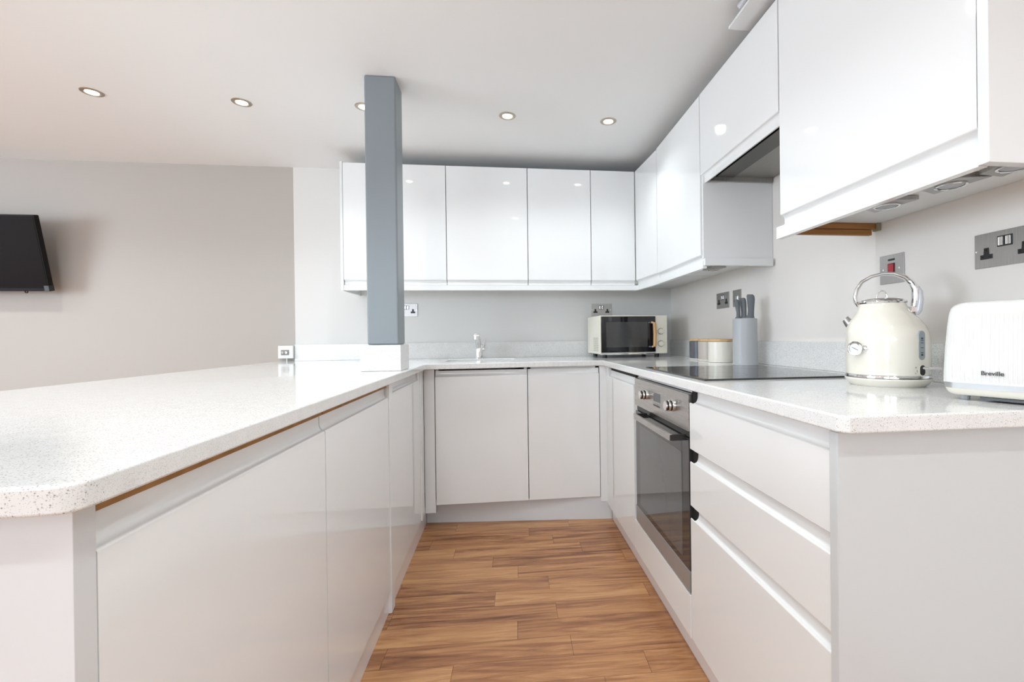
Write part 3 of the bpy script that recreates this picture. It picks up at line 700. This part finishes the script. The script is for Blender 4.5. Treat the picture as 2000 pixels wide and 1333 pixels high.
def kpos(lx, ly, lz=.2065):
    v = Matrix.Rotation(ka, 4, 'Z') @ Vector((lx, ly, 0)); return (KB[0]+v.x, KB[1]+v.y, KB[2]+lz)
knife(kpos(-.026, -.012), ka, 'grey-handled knife at the left of the block', math.radians(-4), .092, .0105, 0)
knife(kpos(-.001, -.004), ka, 'grey-handled knife in the middle of the block', math.radians(-1), .098, .0105, 0)
knife(kpos(.024, -.010), ka, 'broad grey-handled knife at the right of the block', math.radians(2), .112, .0165, 0)
knife(kpos(-.006, .024), ka, 'grey-handled knife standing at the back of the block', math.radians(-3), .100, .011, 0)

# ------------------------------------------------------------------ kettle
ke = math.radians(-42)
t = thing('kettle', 'cream dome kettle with chrome handle and temperature dial', 'kettle', (1.011, 1.120, ZW1), ke)
part('power_base', lathe([(0, .002), (.080, .002), (.083, .0), (.086, .003), (.094, .012), (.0965, .018), (.0955, .021), (.090, .0225), (0, .0225)], 64), M_CREAM, t)
part('base_band', lathe([(.088, .0228), (.0952, .0228), (.0955, .0275), (.0945, .0295), (.088, .0295)], 64, cap=False), M_CHROME, t)
prof = [(.0, .0300), (.0935, .0300), (.0940, .034), (.0942, .080), (.0940, .118), (.0925, .138), (.0872, .156), (.0785, .171), (.0695, .183), (.0625, .192), (.0575, .202), (.0548, .210), (.0535, .2155), (0, .2155)]
def lean(bm):      # the neck sits a little towards the spout side
    for v in bm.verts: v.co.x -= .009*max(0, min(1, (v.co.z-.12)/.09))
    return bm
body = part('body', lean(lathe(prof, 72)), M_CREAM, t)
part('lid_rim', lean(lathe([(.048, .2158), (.0545, .2158), (.0560, .219), (.0545, .2225), (.048, .223)], 64, cap=False)), M_CHROME, t)
ld = part('lid', lean(lathe([(0, .2165), (.0485, .2165), (.0485, .2225), (.046, .226), (.03, .2295), (0, .231)], 64)), M_STEEL, t)
bm = bmesh.new(); bm_tube(bm, [(.0115*math.cos(a)-.009, 0, .2315+.019*math.sin(a)) for a in [PI*k/14 for k in range(15)]], .0016, 8); part('lid_ring', bm, M_CHROME, ld)
# handle: broad chrome arch
pts = [(-.062, 0, .212), (-.0680, 0, .222), (-.070, 0, .238), (-.065, 0, .258), (-.054, 0, .277), (-.032, 0, .290), (-.006, 0, .296), (.020, 0, .293), (.042, 0, .282), (.055, 0, .266), (.0615, 0, .250), (.062, 0, .228), (.060, 0, .206)]
bm = bmesh.new(); bm_tube(bm, pts, [.0048, .0055, .0060, .0058, .0052, .0050, .0050, .0055, .0068, .0085, .0095, .0098, .0090], 16, (2.2, .95))
hd = part('handle', bm, M_CHROME, t)
bm = bmesh.new(); bm_tube(bm, [(.0655, 0, .256), (.070, 0, .243), (.071, 0, .222), (.0675, 0, .196), (.0630, 0, .185)], [.005, .0075, .0085, .0085, .006], 16, (1.9, 1))
part('grip', bm, mat('pale_grip', (.66, .67, .70), .25), hd, label='pale grey grip')
bm = bmesh.new()
bm_tube(bm, [(.058, 0, .204), (.0575, 0, .191)], [.011, .013], 16, (1.4, 1)); bm_tube(bm, [(-.064, 0, .2145), (-.0585, 0, .2145)], .006, 12)
part('handle_mount', bm, M_CHROME, hd)
# spout (points left)
bm = bmesh.new(); rings = []
for k, (x, z, w, h) in enumerate(((-.068, .146, .026, .026), (-.080, .159, .022, .020), (-.0885, .170, .0175, .0155), (-.0935, .178, .0150, .0135))):
    rings.append([(x+h*.75*math.sin(a)*.6, w*math.cos(a), z+h*math.sin(a)*.55) for a in [2*PI*i/20 for i in range(20)]])
bm_loft(bm, rings); part('spout', bm, M_STEEL, t, label='steel spout tip')
# dial on a little cup
da = math.radians(-131)     # angle round the body, local -y is towards the room
Md = Matrix.Translation((.0985*math.cos(da), .0985*math.sin(da), .098)) @ Matrix.Rotation(math.radians(-106), 4, 'Z') @ Matrix.Rotation(PI/2, 4, 'Y')
nb = math.radians(-119)
part('dial_mount', lathe([(0, -.004), (.0085, -.004), (.0080, .004), (.005, .0065), (0, .007)], 24, Matrix.Translation((.0925*math.cos(nb), .0925*math.sin(nb), .098)) @ Matrix.Rotation(nb, 4, 'Z') @ Matrix.Rotation(PI/2, 4, 'Y')), M_CHROME, t)
dl = part('dial_bezel', lathe([(0, -.012), (.0100, -.012), (.0150, -.002), (.0185, .010), (.0165, .0130), (.0130, .0128), (.0122, .0105), (0, .0105)], 40, Md), M_CHROME, t)
part('dial_face', lathe([(0, .0107), (.0120, .0107), (.0120, .0112), (0, .0112)], 40, Md), M_DIAL, dl)
bm = box(-.0085, .0085, -.0006, .0006, .0113, .0118); bm.transform(Md @ Matrix.Rotation(math.radians(62), 4, 'Z')); part('dial_needle', bm, M_INK, dl)
# water window and switch on the right flank
wa = math.radians(-41)
def on_body(bm, ang, z, r=.0938): bm.transform(Matrix.Translation((r*math.cos(ang), r*math.sin(ang), z)) @ Matrix.Rotation(ang+PI/2, 4, 'Z')); return bm
bm = bmesh.new(); bm_prism(bm, rrect(-.0095, .0095, -.036, .036, .0094), 'y', -.0012, .004); win = part('water_window', on_body(bm, wa, .106), M_WATER, t, label='blue-grey water level window')
bm = bmesh.new()
for zz in (-.018, -.006, .006, .012): bm_box(bm, -.004, .004, -.0016, -.0011, zz-.0008, zz+.0008)
bm_box(bm, -.003, .003, -.0016, -.0011, .015, .019); bm_box(bm, -.003, .003, -.0016, -.0011, -.026, -.021)
part('level_marking', on_body(bm, wa, .106), M_INK, win)
sa = math.radians(-40)
bm = bmesh.new(); bm_prism(bm, rrect(-.0080, .0080, -.0125, .0125, .0078), 'y', -.0012, .004); sw = part('switch_slot', on_body(bm, sa, .044), M_BLACK, t)
bm = bmesh.new(); bm_prism(bm, rrect(-.0105, .0105, -.0152, .0152, .0103), 'y', -.0006, .004); part('switch_frame', on_body(bm, sa, .044, .0936), M_CREAM, sw)
bm = bmesh.new(); bm_tube(bm, [(0, 0, 0), (0, -.008, 0)], .004, 12); on_body(bm, sa, .049); bm2 = bm
bm_tube(bm2, [(.0985*math.cos(sa), .0985*math.sin(sa), .049), (.108*math.cos(sa+.16), .108*math.sin(sa+.16), .0485), (.114*math.cos(sa+.36), .114*math.sin(sa+.36), .0475)], .0042, 12, (1, .9)); part('switch_lever', bm2, M_CHROME, sw)
bm = bmesh.new(); bm_box(bm, -.0195, -.0165, -.0006, .0004, .006, .009); bm_box(bm, -.0195, -.0185, -.0006, .0004, -.009, -.005); bm_box(bm, -.0150, -.0140, -.0006, .0004, -.004, .001)
part('switch_marking', on_body(bm, sa-.02, .044, .0936), M_INKL, t)

# ------------------------------------------------------------------ toaster
TA = math.atan2(-.109, .042)
t = thing('toaster', 'white ribbed toaster at the right edge of the worktop', 'toaster', (.898, .860, ZW1), TA)
TL, TD = .178, .235
zs = [(.036, .0, .018, 0), (.040, .0002, .018, .0), (.046, .0004, .016, .0014), (.07, .0012, .016, .0014), (.11, .0030, .016, .0014), (.150, .0056, .016, .0014), (.168, .0072, .016, .0010), (.178, .0085, .016, .0002), (.186, .0105, .016, 0), (.1915, .0135, .017, 0), (.1955, .018, .018, 0), (.198, .024, .019, 0), (.199, .032, .020, 0)]
def toaster_body():
    bm = bmesh.new(); NX = 160
    R = []
    for z, ins, r, rib in zs:
        base = rrect(ins, TL-ins, ins*.9, TD-ins, r, 8)
        # corner points are shared; long front edge resampled finely
        seg = []; n = len(base)
        for i in range(n):
            a, b = base[i], base[(i+1) % n]
            if i == 26: # between the third and fourth corner: the front
                for q in range(NX):
                    x = a[0]+(b[0]-a[0])*q/NX; y = a[1]
                    e = min(1, min(q, NX-q)/6)
                    seg.append((x, y - rib*e*.5*(1+math.cos(2*PI*(x-TL/2)/.0066)), z))
            else: seg.append((a[0], a[1], z))
        R.append(seg)
    bm_loft(bm, R); return bm
bd = part('body', toaster_body(), M_TOAST, t)
def low_ring(z, ins): return [(x, y, z) for x, y in rrect(ins, TL-ins, ins, TD-ins, max(.006, .022-ins*.5), 8)]
bm = bmesh.new(); bm_loft(bm, [low_ring(.0245, .0007), low_ring(.0360, .0003)]); part('steel_band', bm, mat('toaster_band', (.42, .42, .42), .4, .5), t)
bm = bmesh.new(); bm_loft(bm, [low_ring(.009, .016), low_ring(.011, .009), low_ring(.016, .004), low_ring(.0244, .001)]); part('base', bm, M_CREAM, t)
part('crumb_tray', box(.060, TL-.012, .014, TD-.03, .0035, .0088), M_BLACK, t)
for xx, yy in ((.030, .03), (TL-.03, .03), (.030, TD-.03), (TL-.03, TD-.03)): part('foot', lathe([(0, .0003), (.008, .0003), (.009, .0088), (0, .0088)], 16, Matrix.Translation((xx, yy, 0))), M_GREYP, t)
for xx in (.060, .112): part('slot', box(xx, xx+.020, .045, TD-.045, .1970, .1993), M_CARD, bd)
bm = text_bm('Breville', .0115); bm.transform(Matrix.Translation((.085, -.0026, .0535)) @ Matrix.Rotation(PI/2, 4, 'X')); part('logo', bm, M_INK, bd, smooth=False)
